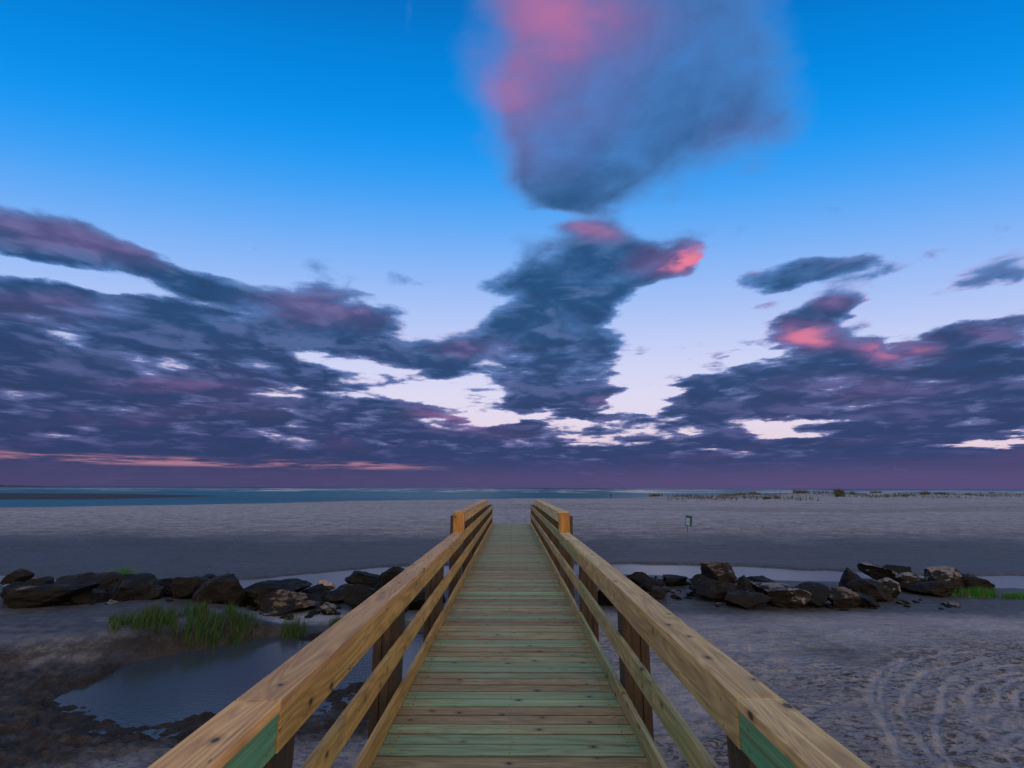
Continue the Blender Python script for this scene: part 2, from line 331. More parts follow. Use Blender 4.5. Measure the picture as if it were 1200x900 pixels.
# drift litter lying in the trodden hollows
Pd = n.mapping(pos, rot=(0, 0, .5), sc=(1.0, 2.3, 1.0))
d1 = n.noise(Pd, 5.5, 6, .70, .8); d2 = n.noise(pos, .9, 4, .6)
dm = n.m('MULTIPLY', n.mr(n.m('ADD', d1, n.m('MULTIPLY', n.m('SUBTRACT', d2, .5), .22)), .495, .575), debris)
litc = n.mix(n.noise(pos, 14, 2, .5), C(.10, .070, .048), C(.025, .022, .026))
c = n.mix(n.m('MULTIPLY', dm, .85), c, litc)
c = n.mix(n.m('MULTIPLY', track, .30), c, C(.44, .44, .48))
sp = n.vor(pos, 26.0); spc = n.mr(sp, .10, .05)
spn = n.m('MULTIPLY', spc, n.mr(n.noise(pos, 1.3, 3, .6), .55, .66))
c = n.mix(n.m('MULTIPLY', spn, .8), c, C(.045, .035, .03))
n.link(c, b.inputs['Base Color'])
n.link(n.m('SUBTRACT', n.mr(wm, 0, 1, .96, .50), n.m('MULTIPLY', mudA, .12)), b.inputs['Roughness'])
n.link(n.m('MULTIPLY', n.m('SUBTRACT', 1.0, mudA), .26), b.inputs['Specular IOR Level'])
rip = n.node('ShaderNodeTexWave', wave_type='BANDS', bands_direction='Y'); n.link(n.mapping(pos, rot=(0, 0, .22)), rip.inputs['Vector'])
rip.inputs['Scale'].default_value = 1.6; rip.inputs['Distortion'].default_value = 7; rip.inputs['Detail'].default_value = 3; rip.inputs['Detail Scale'].default_value = 1.5
bh = n.m('ADD', n.m('MULTIPLY', s3, .10), n.m('MULTIPLY', d1, n.m('ADD', .25, debris)))
bh = n.m('ADD', bh, n.m('MULTIPLY', rip.outputs[1], n.m('MULTIPLY', n.attr('ripple'), .55)))
bh = n.m('ADD', bh, n.m('MULTIPLY', n.noise(pos, 9, 6, .65), n.m('ADD', .35, mudA)))
bh = n.m('ADD', bh, n.m('MULTIPLY', n.noise(pos, 28, 4, .7), .22))
bump(n, b, bh, 1.0, .10)

# water, near and sea
def water(name, col, scale, dist, rough):
    m, n, b = mat(name); geo = n.node('ShaderNodeNewGeometry')
    n.link(col, b.inputs['Base Color']); b.inputs['Roughness'].default_value = rough; b.inputs['IOR'].default_value = 1.33
    h = n.noise(n.mapping(geo.outputs['Position'], rot=(0, 0, .6), sc=(1, 2.2, 1)), scale, 5, .6, .3)
    bump(n, b, h, 1.0, dist); return m
M_pool = water('pool_water', C(.040, .052, .066), 9.0, .0022, .07)
M_stream = water('stream_water', C(.16, .17, .20), 5.0, .003, .30)
m, n, b = mat('sea_water'); M_sea = m
geo = n.node('ShaderNodeNewGeometry'); pos = geo.outputs['Position']; sx, sy, sz = n.sep(pos)
band = n.noise(n.mapping(pos, sc=(.0022, .012, 1)), 1.0, 5, .6)
seac = n.mix(n.mr(band, .35, .65), C(.022, .125, .185), C(.020, .080, .120))
seac = n.mix(n.mr(sy, 350, 1400), seac, C(.012, .050, .085))
fo = n.noise(n.mapping(pos, sc=(.030, .0065, 1)), 1.0, 7, .72)
fo2 = n.noise(n.mapping(pos, sc=(.0035, .009, 1), loc=(3, 1, 0)), 1.0, 3, .5)
foam = n.m('MULTIPLY', n.m('MULTIPLY', n.mr(fo, .50, .57), n.mr(fo2, .40, .50)), n.m('MULTIPLY', n.mr(sy, 300, 480), n.mr(sy, 1800, 1000)))
seac = n.mix(foam, seac, C(.75, .75, .78))
n.link(seac, b.inputs['Base Color']); n.link(n.mr(foam, 0, 1, .42, .9), b.inputs['Roughness']); b.inputs['IOR'].default_value = 1.33
b.inputs['Specular IOR Level'].default_value = .35
h = n.noise(n.mapping(pos, rot=(0, 0, .1), sc=(.35, 1.2, 1)), .55, 5, .62)
bump(n, b, h, 1.0, .55)

# rock
def rockmat(name, base, light, patch):
    m, n, b = mat(name)
    t = n.node('ShaderNodeTexCoord').outputs['Object']; geo = n.node('ShaderNodeNewGeometry'); oi = n.node('ShaderNodeObjectInfo')
    t = n.vm('ADD', t, n.comb(n.m('MULTIPLY', oi.outputs['Random'], 50), 0.0, 0.0))
    a = n.noise(t, 2.2, 7, .65, .3); v = n.noise(n.mapping(t, rot=(.5, .9, .3), sc=(1, 1, 5)), 2.0, 5, .6); f = n.noise(t, 28, 4, .6)
    c = n.mix(n.mr(a, .35, .65), base, tuple(x * 1.9 for x in base[:3]) + (1,))
    c = n.mix(n.mr(v, .55, .70, 0, .5), c, tuple(x * .45 for x in base[:3]) + (1,))
    # paler patches, more of them on upward-facing parts
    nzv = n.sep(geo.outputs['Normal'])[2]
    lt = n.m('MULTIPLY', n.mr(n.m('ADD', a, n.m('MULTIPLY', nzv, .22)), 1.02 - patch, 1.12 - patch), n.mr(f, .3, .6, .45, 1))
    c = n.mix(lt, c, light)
    c = n.mix(n.mr(n.noise(t, 1.4, 4, .6), .6, .72, 0, .5), c, C(.030, .042, .020))
    n.link(c, b.inputs['Base Color']); n.link(n.mr(f, .3, .7, .60, .86), b.inputs['Roughness']); b.inputs['Specular IOR Level'].default_value = .22
    bump(n, b, n.m('ADD', n.m('MULTIPLY', f, .3), n.m('ADD', v, a)), .9, .05)
    return m
M_rock = rockmat('dark_wet_rock', C(.0060, .0063, .0074), C(.036, .035, .038), .27)
M_rockb = rockmat('brown_rock', C(.0080, .0076, .0080), C(.040, .037, .036), .29)
M_rockt = rockmat('tan_faced_rock', C(.010, .009, .009), C(.17, .135, .105), .36)
M_rockp = rockmat('pale_topped_rock', C(.0095, .0092, .0095), C(.22, .22, .23), .40)
M_pale = rockmat('pale_stone', C(.16, .125, .10), C(.46, .37, .31), .60)

def leafmat(name, a_, b_):
    m, n, b = mat(name)
    g = n.attr('tint'); t = n.attr('h')
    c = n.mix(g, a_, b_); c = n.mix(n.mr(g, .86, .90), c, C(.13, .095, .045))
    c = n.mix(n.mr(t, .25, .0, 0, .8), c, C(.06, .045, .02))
    n.link(c, b.inputs['Base Color']); b.inputs['Roughness'].default_value = .55
    return m
M_grass = leafmat('marsh_grass', C(.011, .058, .009), C(.030, .125, .016))
M_grassb = leafmat('bright_grass', C(.014, .13, .010), C(.030, .27, .018))
M_dune = leafmat('dune_plants', C(.025, .045, .018), C(.075, .085, .035))

# ------------------------------------------------------------------ object helpers
def tag(o, label=None, cat=None, group=None, kind=None):
    if label: o['label'] = label
    if cat: o['category'] = cat
    if group: o['group'] = group
    if kind: o['kind'] = kind
    return o
def empty(name, loc, rz=0):
    o = bpy.data.objects.new(name, None); COL.objects.link(o); o.location = loc; o.rotation_euler = (0, 0, rz); o.empty_display_size = .2; return o
def link(name, me, mt, parent=None, smooth=False):
    o = bpy.data.objects.new(name, me); COL.objects.link(o)
    for mm in (mt if isinstance(mt, (list, tuple)) else [mt]):
        if mm: me.materials.append(mm)
    if parent: o.parent = parent
    if smooth: me.shade_smooth()
    return o

# ------------------------------------------------------------------ numeric noise for the terrain
def vnoise(x, y, seed=0):
    xi = np.floor(x).astype(np.int64); yi = np.floor(y).astype(np.int64); fx = x - xi; fy = y - yi
    def h(a, b):
        n = (a * 374761393 + b * 668265263 + seed * 1442695041) & 0xffffffff
        n = ((n ^ (n >> 13)) * 1274126177) & 0xffffffff
        n = (n ^ (n >> 16)) & 0xffffffff
        return n / 4294967295.0
    u = fx * fx * (3 - 2 * fx); v = fy * fy * (3 - 2 * fy)
    return (h(xi, yi) * (1 - u) + h(xi + 1, yi) * u) * (1 - v) + (h(xi, yi + 1) * (1 - u) + h(xi + 1, yi + 1) * u) * v
def fbm(x, y, seed=0, oct=4, g=.5):
    a = 1.0; t = 0; s = 0; c, d = math.cos(.6), math.sin(.6)
    for i in range(oct):
        s = s + a * vnoise(x, y, seed + i); t += a; a *= g
        x, y = (x * c - y * d) * 2.03 + 3.1, (x * d + y * c) * 2.03 + 1.7
    return s / t
def sstep(a, b, x):
    t = np.clip((x - a) / (b - a), 0, 1); return t * t * (3 - 2 * t)
def segdist(x, y, pts):
    d = np.full(np.shape(x), 1e9)
    for (x0, y0), (x1, y1) in zip(pts[:-1], pts[1:]):
        ex, ey = x1 - x0, y1 - y0; L = ex * ex + ey * ey + 1e-9
        t = np.clip(((x - x0) * ex + (y - y0) * ey) / L, 0, 1)
        d = np.minimum(d, np.hypot(x - x0 - t * ex, y - y0 - t * ey))
    return d
def polysd(x, y, pts):          # negative inside
    d = segdist(x, y, pts + pts[:1]); ins = np.zeros(np.shape(x), bool)
    for (x0, y0), (x1, y1) in zip(pts, pts[1:] + pts[:1]):
        if y0 == y1: continue
        c = ((y0 > y) != (y1 > y)) & (x < (x1 - x0) * (y - y0) / (y1 - y0) + x0); ins ^= c
    return np.where(ins, -d, d)

POOL_Z, STREAM_Z, SEA_Z = -.14, -.10, -.25
pool = [at(a, b_, POOL_Z) for a, b_ in [(84, 816), (118, 800), (160, 776), (215, 762), (300, 749), (345, 744), (420, 742), (520, 742), (540, 770), (480, 795), (425, 795), (350, 812), (300, 828), (240, 836), (170, 846), (120, 832)]]
puddle = [at(a, b_, POOL_Z) for a, b_ in [(50, 830), (120, 800), (200, 830), (330, 806), (430, 790), (470, 800), (430, 835), (330, 850), (270, 872), (200, 876), (120, 862)]]
mudz = [at(a, b_, 0) for a, b_ in [(-120, 780), (20, 770), (130, 768), (230, 800), (430, 780), (520, 790), (460, 850), (340, 868), (280, 885), (100, 892), (-150, 900)]]
bank = [at(a, b_, 0) for a, b_ in [(-200, 735), (0, 722), (120, 712), (230, 706), (300, 716), (318, 738), (230, 752), (150, 764), (60, 772), (-200, 800)]]
stream = [at(a, b_, STREAM_Z) for a, b_ in [(-500, 672), (0, 676), (60, 681), (140, 684), (230, 684), (300, 680), (380, 671), (430, 667), (480, 664), (600, 663), (725, 661), (860, 665), (1000, 671), (1110, 676), (1200, 677), (1700, 690),
                                         (1700, 712), (1200, 690), (1110, 688), (1000, 684), (850, 679), (725, 675), (600, 675), (480, 675), (440, 682), (395, 693), (280, 693), (140, 691), (60, 690), (0, 685), (-500, 684)]]
shore = [(-600, 62)] + [at(a, b_, SEA_Z) for a, b_ in [(-60, 594.5), (60, 594), (150, 592.5), (300, 590), (400, 587.5), (480, 586.3), (560, 585.2), (680, 584.2), (760, 582.6), (840, 580.3), (930, 579.2), (1050, 578.4), (1250, 578.2)]] + [(1500, 600), (1500, -60), (-600, -60)]
bar = [at(a, b_, SEA_Z) for a, b_ in [(-60, 578.2), (60, 578.4), (160, 579), (262, 581.4), (200, 583.3), (100, 585.4), (-60, 586.0)]]
lows = [at(a, b_, 0) for a, b_ in [(860, 742), (900, 735), (1000, 742), (1060, 755), (1030, 772), (1000, 780), (930, 768)]]
trk = [[(1060,771),(1040,781),(1025,795),(1020,808),(1022,822),(1030,838),(1043,858),(1052,885),(1062,912)],
       [(1095,768),(1062,776),(1045,788),(1035,802),(1032,820),(1035,843),(1042,858),(1058,880),(1080,912)],
       [(1160,773),(1115,778),(1085,788),(1072,798),(1062,815),(1056,830),(1066,850),(1085,875),(1115,912)],
       [(1230,774),(1160,782),(1125,792),(1108,803),(1104,820),(1104,830),(1095,850),(1105,880),(1125,912)],
       [(1240,785),(1180,790),(1150,801),(1137,812),(1136,830),(1145,845),(1165,868),(1190,895),(1200,915)],
       [(1215,790),(1190,796),(1172,808),(1170,828)], [(1240,795),(1210,800),(1192,812),(1190,825)]]
trk = [[at(a, b_, 0) for a, b_ in t] for t in trk]
dunes = [(px, py, wd, hh) for px, py, wd, hh in [(770, 583.5, 26, .55), (830, 588, 60, .5), (880, 582, 30, .9), (905, 587, 25, .5), (945, 581.5, 40, 1.1), (985, 582, 30, 1.0), (1030, 581, 32, 1.2), (1062, 583.5, 16, .7), (1100, 582.5, 44, 1.0), (1138, 583, 14, .6), (1165, 580.5, 20, 1.0),
                                             (565, 587, 16, .35), (360, 594, 20, .15), (230, 601, 50, .18)]]

def terrain(x, y):
    z = (fbm(x * .12, y * .12, 3, 3) - .5) * .10
    jx = (fbm(x * .9, y * .9, 21, 4) - .5); jx2 = (fbm(x * .35, y * .35, 25, 4) - .5)
    wet = np.zeros_like(x) + .12; mud = np.zeros_like(x); deb = np.zeros_like(x); rip = np.zeros_like(x)
    D = np.hypot(x, y)
    # broad wet and dry belts of the beach, by distance from the rocks
    yb = y + jx2 * 6
    wet += .72 * sstep(42, 22, yb) * sstep(13, 16, y)
    wet += .25 * sstep(85, 32, yb) * sstep(16, 30, y) * (x < 1e9)
    wet += .58 * sstep(11.8, 14.4, yb * .3 + y * .7) * sstep(18, 15, y)
    wet -= .38 * sstep(48, 85, yb)
    rip += sstep(20, 30, y) * .7 + sstep(8, 10, y) * sstep(14, 11, y) * .5 * (x > 0)
    z += (fbm(x * 1.3, y * 2.4, 17, 3, .6) - .5) * .10 * sstep(22, 30, y) * sstep(75, 50, y)
    # churned sand in the foreground
    ch = sstep(13.5, 10.5, y + jx2 * 3) * np.where(x > .5, 1, .55)
    lump = fbm(x * 3.1, y * 4.4, 41, 4, .55)
    lump2 = np.abs(fbm(x * 5.5, y * 7.5, 61, 3) - .5) * 2
    deb += ch * sstep(-.2, .15, jx2 + .12)
    sdl = polysd(x, y, lows)
    dryp = sstep(-.6, .5, sdl + jx); deb *= .25 + .75 * dryp; wet += .5 * (1 - sstep(-1.2, 1.2, sdl + jx * 2.5))
    z += (lump - .5) * .085 * ch + (lump2 - .4) * .035 * ch
    z += (fbm(x * 1.1, y * 1.9, 71, 4) - .5) * .07 * sstep(4, 8, y) * sstep(60, 30, y)
    # left side sand bank, pool and mud
    sb = polysd(x, y, bank)
    bk = sstep(.5, -.9, sb + jx * .4); z += .30 * bk; wet += .62 * bk; deb *= 1 - .8 * bk
    sm = polysd(x, y, mudz); mu = sstep(.6, -.5, sm + jx * 1.2) * (1 - bk)
    mud = np.maximum(mud, mu * .8); mud = np.maximum(mud, .75 * sstep(.55, .05, np.abs(sb + .15)) * (x < 0) * sstep(13.5, 11, y))
    z += mu * ((fbm(x * 4.2, y * 5.5, 81, 4, .55) - .5) * .17 + (lump2 - .4) * .06 - .03)
    wet += .55 * mu
    sp_ = polysd(x, y, puddle); pu = sstep(.35, -.35, sp_ + jx * .8); z -= .085 * pu
    so = polysd(x, y, pool); po = sstep(.25, -.45, so + jx * .5); z = z * (1 - po) + po * -.38; wet += .8 * sstep(.9, 0, so); mud *= 1 - .3 * po
    leftfg = sstep(6.5, 5.2, y) * (x < 0); mud *= 1 - leftfg * .8; wet -= .25 * leftfg
    # stream
    ss = polysd(x, y, stream); st = sstep(.45, -.35, ss + jx * .9); z = z * (1 - st) + st * -.28; wet += .9 * sstep(2.2, .2, ss + jx)
    # tyre marks
    tr = np.zeros_like(x)
    near = (x > 1) & (y > 3) & (y < 14) & (x < 16)
    for i, t in enumerate(trk):
        d = np.full_like(x, 9.0); d[near] = segdist(x[near], y[near], t)
        d = d + (fbm(x * 6, y * 6, 90 + i, 2) - .5) * .07
        k = sstep(.07, .02, d); tr = np.maximum(tr, k); z = z - .005 * k + .002 * sstep(.04, .0, np.abs(d - .09))
    tr = tr * (.15 + 1.1 * fbm(x * 2.5, y * 2.5, 99, 2)); z = z * 1.0; deb *= 1 - tr
    # far: dunes, the shoreline, the sandbar
    for (px, py, wd, hh) in dunes:
        cx, cy = at(px, py, 0); k = scale_at(px, py) * wd * .7
        z += hh * np.exp(-((x - cx) / k) ** 2 - ((y - cy) / (k * .9)) ** 2) * (.6 + .8 * fbm(x * .15, y * .15, 5, 3))
    far = sstep(55, 100, y)
    deb = np.maximum(deb, .9 * sstep(40, 70, y) * sstep(.50, .66, fbm(x * .025, y * .10, 51, 5, .6)) * np.where(x > 0, 1, .6))
    deb = np.maximum(deb, .55 * sstep(20, 26, y) * sstep(.52, .62, fbm(x * .5, y * 1.2, 53, 4, .6)))
    z += far * (fbm(x * .05, y * .05, 15, 4) - .42) * .45 * np.where(x > 0, 1, .35)
    sh = polysd(x, y, shore); big = (fbm(x * .02, y * .02, 31, 4) - .5) * 14
    sh = sh + big * sstep(60, 160, D)
    off = sstep(-9, 12, sh); z = z * (1 - off) - off * 2.2; wet += .8 * sstep(-10, -1, sh)
    br = polysd(x, y, bar) + (fbm(x * .03, y * .03, 37, 4) - .5) * 12
    bb = sstep(4, -4, br); z = z * (1 - bb) + bb * (-.12 + .1 * fbm(x * .1, y * .1, 39, 3)); wet = np.where(bb > .3, 1.1, wet); mud = np.maximum(mud, bb * .9)
    # the abutment side behind the camera rises a little
    z += 1.1 * sstep(-2.5, -7, y)
    return z, np.clip(wet, 0, 1.6), np.clip(mud, 0, 1), np.clip(deb, 0, 1), np.clip(tr, 0, 1), np.clip(rip, 0, 1)

def gz(x, y):
    a = terrain(np.array([float(x)]), np.array([float(y)])); return float(a[0][0])

ys = [-60.]
while ys[-1] < 2.5: ys.append(ys[-1] + (6 if ys[-1] < -12 else 1.0 if ys[-1] < -1 else .12))
while ys[-1] < 60: ys.append(ys[-1] * 1.0060)
while ys[-1] < 900: ys.append(ys[-1] * 1.013)
ys = np.array(ys)
u = np.linspace(-1.32, 1.32, 860); tail = np.array([1.4, 1.6, 2.0, 2.6, 3.6, 5, 8, 14, 30, 70])
u = np.concatenate([-tail[::-1], u, tail])
Y, U = np.meshgrid(ys, u, indexing='ij')
X = U * (np.maximum(Y, 0) + 3.5); X = np.clip(X, -2500, 2500) + U * .001
shp = X.shape
Z, Wt, Md, Db, Tr, Rp = terrain(X.ravel(), Y.ravel())
nr, nc = shp
co = np.stack([X.ravel(), Y.ravel(), Z], 1).astype(np.float32)
idx = np.arange(nr * nc).reshape(shp)
fc = np.stack([idx[:-1, :-1].ravel(), idx[:-1, 1:].ravel(), idx[1:, 1:].ravel(), idx[1:, :-1].ravel()], 1).astype(np.int32)
me = bpy.data.meshes.new('sand')
me.vertices.add(len(co)); me.vertices.foreach_set('co', co.ravel())
me.loops.add(fc.size); me.loops.foreach_set('vertex_index', fc.ravel())
me.polygons.add(len(fc)); me.polygons.foreach_set('loop_start', np.arange(0, fc.size, 4, dtype=np.int32))
me.update(calc_edges=True)
for nm, arr in (('wet', Wt), ('mud', Md), ('debris', Db), ('track', Tr), ('ripple', Rp)):
    a = me.attributes.new(nm, 'FLOAT', 'POINT'); a.data.foreach_set('value', arr.astype(np.float32))
sand = link('ground', me, M_sand, smooth=True); tag(sand, kind='structure')

def sheet(name, x0, x1, y0, y1, z, mt, nx=1, ny=1):
    bm = bmesh.new(); g = [[bm.verts.new((x0 + (x1 - x0) * i / nx, y0 + (y1 - y0) * j / ny, z)) for i in range(nx + 1)] for j in range(ny + 1)]
    for j in range(ny):
        for i in range(nx): bm.faces.new((g[j][i], g[j][i + 1], g[j + 1][i + 1], g[j + 1][i]))
    me = bpy.data.meshes.new(name); bm.to_mesh(me); bm.free(); return tag(link(name, me, mt), kind='structure')
pxs = [p[0] for p in pool + puddle]; pys = [p[1] for p in pool + puddle]
sheet('pool_water', min(pxs) - .4, max(pxs) + .4, min(pys) - .3, max(pys) + .5, POOL_Z, M_pool)
sheet('stream_water', -60, 60, min(p[1] for p in stream[1:15]) - 3, max(p[1] for p in stream[1:15]) + 1.5, STREAM_Z, M_stream)
sheet('sea', -30000, 30000, 58, 30000, SEA_Z, M_sea)

# low far coast at the left edge of the horizon
bm = bmesh.new(); prev = None
for i in range(60):
    a = -1.23 + i * .0085; D = 5200; hgt = 13 * min(1, (59 - i) / 14) * (0.75 + .5 * random.random()) + .2
    b0 = Vector((math.sin(a) * D, math.cos(a) * D, SEA_Z - 1)); b1 = b0 + Vector((0, 0, hgt + 1)); b2 = b1 * 1.0 + Vector((math.sin(a) * 260, math.cos(a) * 260, -.3 * hgt))
    r_ = [bm.verts.new(b0), bm.verts.new(b1), bm.verts.new(b2)]
    if prev:
        for k in range(2): bm.faces.new((prev[k], r_[k], r_[k + 1], prev[k + 1]))
    prev = r_
me = bpy.data.meshes.new('far_coast'); bm.to_mesh(me); bm.free()
m, n, b = mat('far_coast_woods'); b.inputs['Base Color'].default_value = (.035, .04, .045, 1); b.inputs['Roughness'].default_value = .9
tag(link('hills', me, m), kind='structure')

# ------------------------------------------------------------------ timber
class MB:
    """collects bevelled boards into one mesh with grain coordinates and one tint per board"""
    def __init__(s): s.bm = bmesh.new(); s.gc = s.bm.verts.layers.float_vector.new('gc'); s.ti = s.bm.verts.layers.float.new('tint')
    def board(s, c, size, axis='y', tint=None, bev=.004, rot=None, mi=0, warp=0.0):
        tint = random.random() if tint is None else tint
        r = bmesh.ops.create_cube(s.bm, size=1.0); vs = r['verts']
        for v in vs: v.co = Vector((v.co.x * size[0], v.co.y * size[1], v.co.z * size[2]))
        if bev > 0:
            es = {e for v in vs for e in v.link_edges}
            rr = bmesh.ops.bevel(s.bm, geom=list(es), offset=bev, segments=2, affect='EDGES', profile=.6)
            vs = list({v for f in rr['faces'] for v in f.verts})
        o = random.random() * 20
        for v in vs:
            p = v.co.copy()
            a = {'x': (p.x, p.y, p.z), 'y': (p.y, p.x, p.z), 'z': (p.z, p.x, p.y)}[axis]
            v[s.gc] = (a[0] + o, a[1], a[2]); v[s.ti] = tint
        if rot: bmesh.ops.rotate(s.bm, verts=vs, cent=(0, 0, 0), matrix=rot)
        bmesh.ops.translate(s.bm, verts=vs, vec=c)
        for v in vs:
            for f in v.link_faces: f.material_index = mi
        return vs
    def disc(s, c, r, nrm='z', mi=1, h=.003):
        M_ = Matrix.Translation(c) @ (Matrix.Rotation(PI / 2, 4, 'Y') if nrm == 'x' else Matrix())
        r_ = bmesh.ops.create_cone(s.bm, cap_ends=True, segments=8, radius1=r, radius2=r * .85, depth=h, matrix=M_)
        for v in r_['verts']:
            for f in v.link_faces: f.material_index = mi
    def build(s, name, mt, parent):
        me = bpy.data.meshes.new(name); s.bm.to_mesh(me); s.bm.free(); me.materials.clear()
        o = link(name, me, mt, parent); return o

DECK = EYE - 1.72; HW = .875
bridge = empty('footbridge', (0, 0, 0))
tag(bridge, 'long straight timber footbridge with greenish planks leading to the beach', 'footbridge')
END = 24.1; PITCHB = .147
# deck: one part with every plank modelled
mb = MB(); y = 3.463 - 32 * PITCHB; k = 0
near_t = [.28, .80, .76, .60, .26, .18, .74, .66, .34, .22, .48, .60, .70, .52, .44, .22, .58, .70, .20, .62, .36]  # first planks in view, nearest first
firsty = 3.463
while y < END:
    i = int(round((y - firsty) / PITCHB))
    t = near_t[i] if 0 <= i < len(near_t) else random.choice([.15, .25, .32, .45, .5, .55, .62, .68, .75])
    t = min(.99, max(.01, t + random.uniform(-.05, .05)))
    dz = random.uniform(-.0025, .0015)
    mb.board((random.uniform(-.004, .004), y + PITCHB / 2, DECK - .019 + dz), (2 * HW + .02, PITCHB - random.uniform(.006, .010), .038), 'x', t, .005)
    for xs in (-.80, -.79, .0, .795, .80):
        for dy_ in (.035, .11): mb.disc((xs + random.uniform(-.012, .012), y + dy_ + random.uniform(-.008, .008), DECK + .001 + dz), .0068)
    y += PITCHB; k += 1
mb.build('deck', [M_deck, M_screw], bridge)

POSTS = [-.3, 2.12, 4.30, 6.75, 9.25, 11.65, 14.05, 16.45, 18.85, 21.2, 23.75]
def joints(a, b_, step=4.8):
    out = [a]
    while out[-1] + step < b_ - .5: out.append(out[-1] + step)
    out.append(b_); return list(zip(out[:-1], out[1:]))
for s in (-1, 1):
    fm = M_rail if s < 0 else M_railg; cm = M_cap if s < 0 else M_capg
    # near-height top rail: face board and wide cap, 2 lengths meeting at the second post, then level to the block
    J = 2.10 if s > 0 else 2.06
    mb = MB(); mb.board((s * (HW + .019 + .004), (-1.2 + J - .004) / 2, DECK + .815), (.038, J - .004 + 1.2, .14), 'y', .7, .003)
    for yy in (.4, 1.0, 1.6, J - .08):
        for dz in (-.04, .03): mb.disc((s * (HW + .0035), yy, DECK + .815 + dz), .0045, 'x')
    mb.build('green_rail_board', [M_green, M_screw], bridge)['label'] = 'bright green treated rail board nearest the camera'
    mb = MB()
    mb.board((s * (HW + .089), (-1.2 + J - .003) / 2, DECK + .905), (.178, J - .003 + 1.2, .040), 'y', .12 if s < 0 else .3, .004)
    for a, b_ in ((J, 5.6), (5.6, 9.23)):
        mb.board((s * (HW + .089), (a + b_) / 2, DECK + .905), (.178, b_ - a - .003, .040), 'y', random.uniform(.05, .6), .004)
    for p in POSTS[:4]:
        for q in (.04, .12): mb.disc((s * (HW + q), p + random.uniform(-.03, .06), DECK + .926), .005)
    mb.build('rail_cap', [cm, M_screw], bridge)
    mb = MB()
    for a, b_ in ((J, 6.75), (6.75, 9.23)):
        mb.board((s * (HW + .019), (a + b_) / 2, DECK + .813), (.038, b_ - a - .005, .142), 'y', random.uniform(.1, .6), .003)
    for a, b_ in ((9.25, 14.05), (14.05, 18.85), (18.85, END - .3)):
        mb.board((s * (HW + .019), (a + b_) / 2, DECK + .845), (.038, b_ - a - .005, .15), 'y', random.uniform(.1, .9), .003)
    for p in POSTS[1:]:
        for dz in (-.05, .04): mb.disc((s * (HW - .001), p + .12 + random.uniform(-.02, .02), DECK + .82 + dz), .005, 'x')
    mb.build('top_rail', [fm, M_screw], bridge)
    mb = MB()
    for a, b_ in ((-1.2, 3.35 if s > 0 else 2.9), (3.35 if s > 0 else 2.9, 6.75), (6.75, 11.65), (11.65, 16.45), (16.45, END - .3)):
        mb.board((s * (HW + .019), (a + b_) / 2, DECK + .458), (.038, b_ - a - .005, .142), 'y', random.uniform(.1, .75), .003)
    for p in POSTS:
        for dz in (-.04, .04): mb.disc((s * (HW - .001), p + .12, DECK + .458 + dz), .005, 'x')
    mb.build('middle_rail', [fm, M_screw], bridge)
    mb = MB()
    for a, b_ in ((-1.2, 1.6), (1.6, 6.75), (6.75, 11.65), (11.65, 16.45), (16.45, END - .2)):
        mb.board((s * (HW + .019), (a + b_) / 2, DECK + .077), (.038, b_ - a - .005, .132), 'y', random.uniform(.1, .6), .003)
    for p in POSTS:
        for dz in (-.03, .04): mb.disc((s * (HW - .001), p + .12, DECK + .077 + dz), .005, 'x')
    mb.build('kick_board', [fm, M_screw], bridge)
    # the raised rail of the far half: end block, cap and face board
    mb = MB(); mb.board((s * (HW + .10), 9.25 + .07, DECK + 1.075), (.20, .14, .375), 'z', .2, .004)
    mb.build('end_block', M_end, bridge)['label'] = 'orange brown timber block closing the raised rail'
    mb = MB()
    for a, b_ in ((9.40, 14.05), (14.05, 18.6)):
        mb.board((s * (HW + .10), (a + b_) / 2, DECK + 1.262), (.19, b_ - a - .004, .038), 'y', random.uniform(.1, .8), .004)
        mb.board((s * (HW + .019), (a + b_) / 2, DECK + 1.165), (.038, b_ - a - .004, .15), 'y', random.uniform(.2, .9), .003)
    mb.build('raised_rail', cm, bridge)
    for i, p in enumerate(POSTS):
        gx, gy = s * (HW + .17), p
        top = DECK + (.883 if p < 9 else 1.235 if p < 18.9 else .93)
        zb = gz(gx, gy) - .4
        mb = MB()
        # laminated post of three planks bolted together
        for q in range(3):
            tq = top - (.10 if q and p < 9 else .012 * q)
            mb.board((s * (HW + .042 + .035 + .071 * q), p + .11 + (.004 if q == 1 else 0), (zb + tq) / 2), (.068, .20 - (.01 if q == 1 else 0), tq - zb), 'z', random.uniform(.1, .8), .003)
        mb.build('post', M_post, bridge)
for p in POSTS[:-1]:
    mb = MB(); mb.board((0, p + 1.12, DECK - .04 - .20), (2 * HW + .26, .09, .24), 'x', random.random(), .004)
    mb.build('cross_beam', M_post, bridge)
for xs in (-.84, 0, .84):
    mb = MB()
    for a, b_ in ((-1.2, 6.7), (6.7, 14.05), (14.05, END)):
        mb.board((xs, (a + b_) / 2, DECK - .04 - .1), (.042, b_ - a - .004, .18 if xs else .15), 'y', random.random(), .003)
    mb.build('stringer', M_post, bridge)
# short ramp down to the sand beyond the last plank
mb = MB(); L = 7.0; a = math.atan2(DECK - .15, L); nb = int(L / .147)
for i in range(nb):
    t = (i + .5) / nb; mb.board((0, END + .03 + t * L, DECK - .019 - t * (DECK - .10) - .01), (2 * HW, .141, .036), 'x', random.random(), 0, Matrix.Rotation(-a, 3, 'X'))
mb.build('ramp', M_deck, bridge)

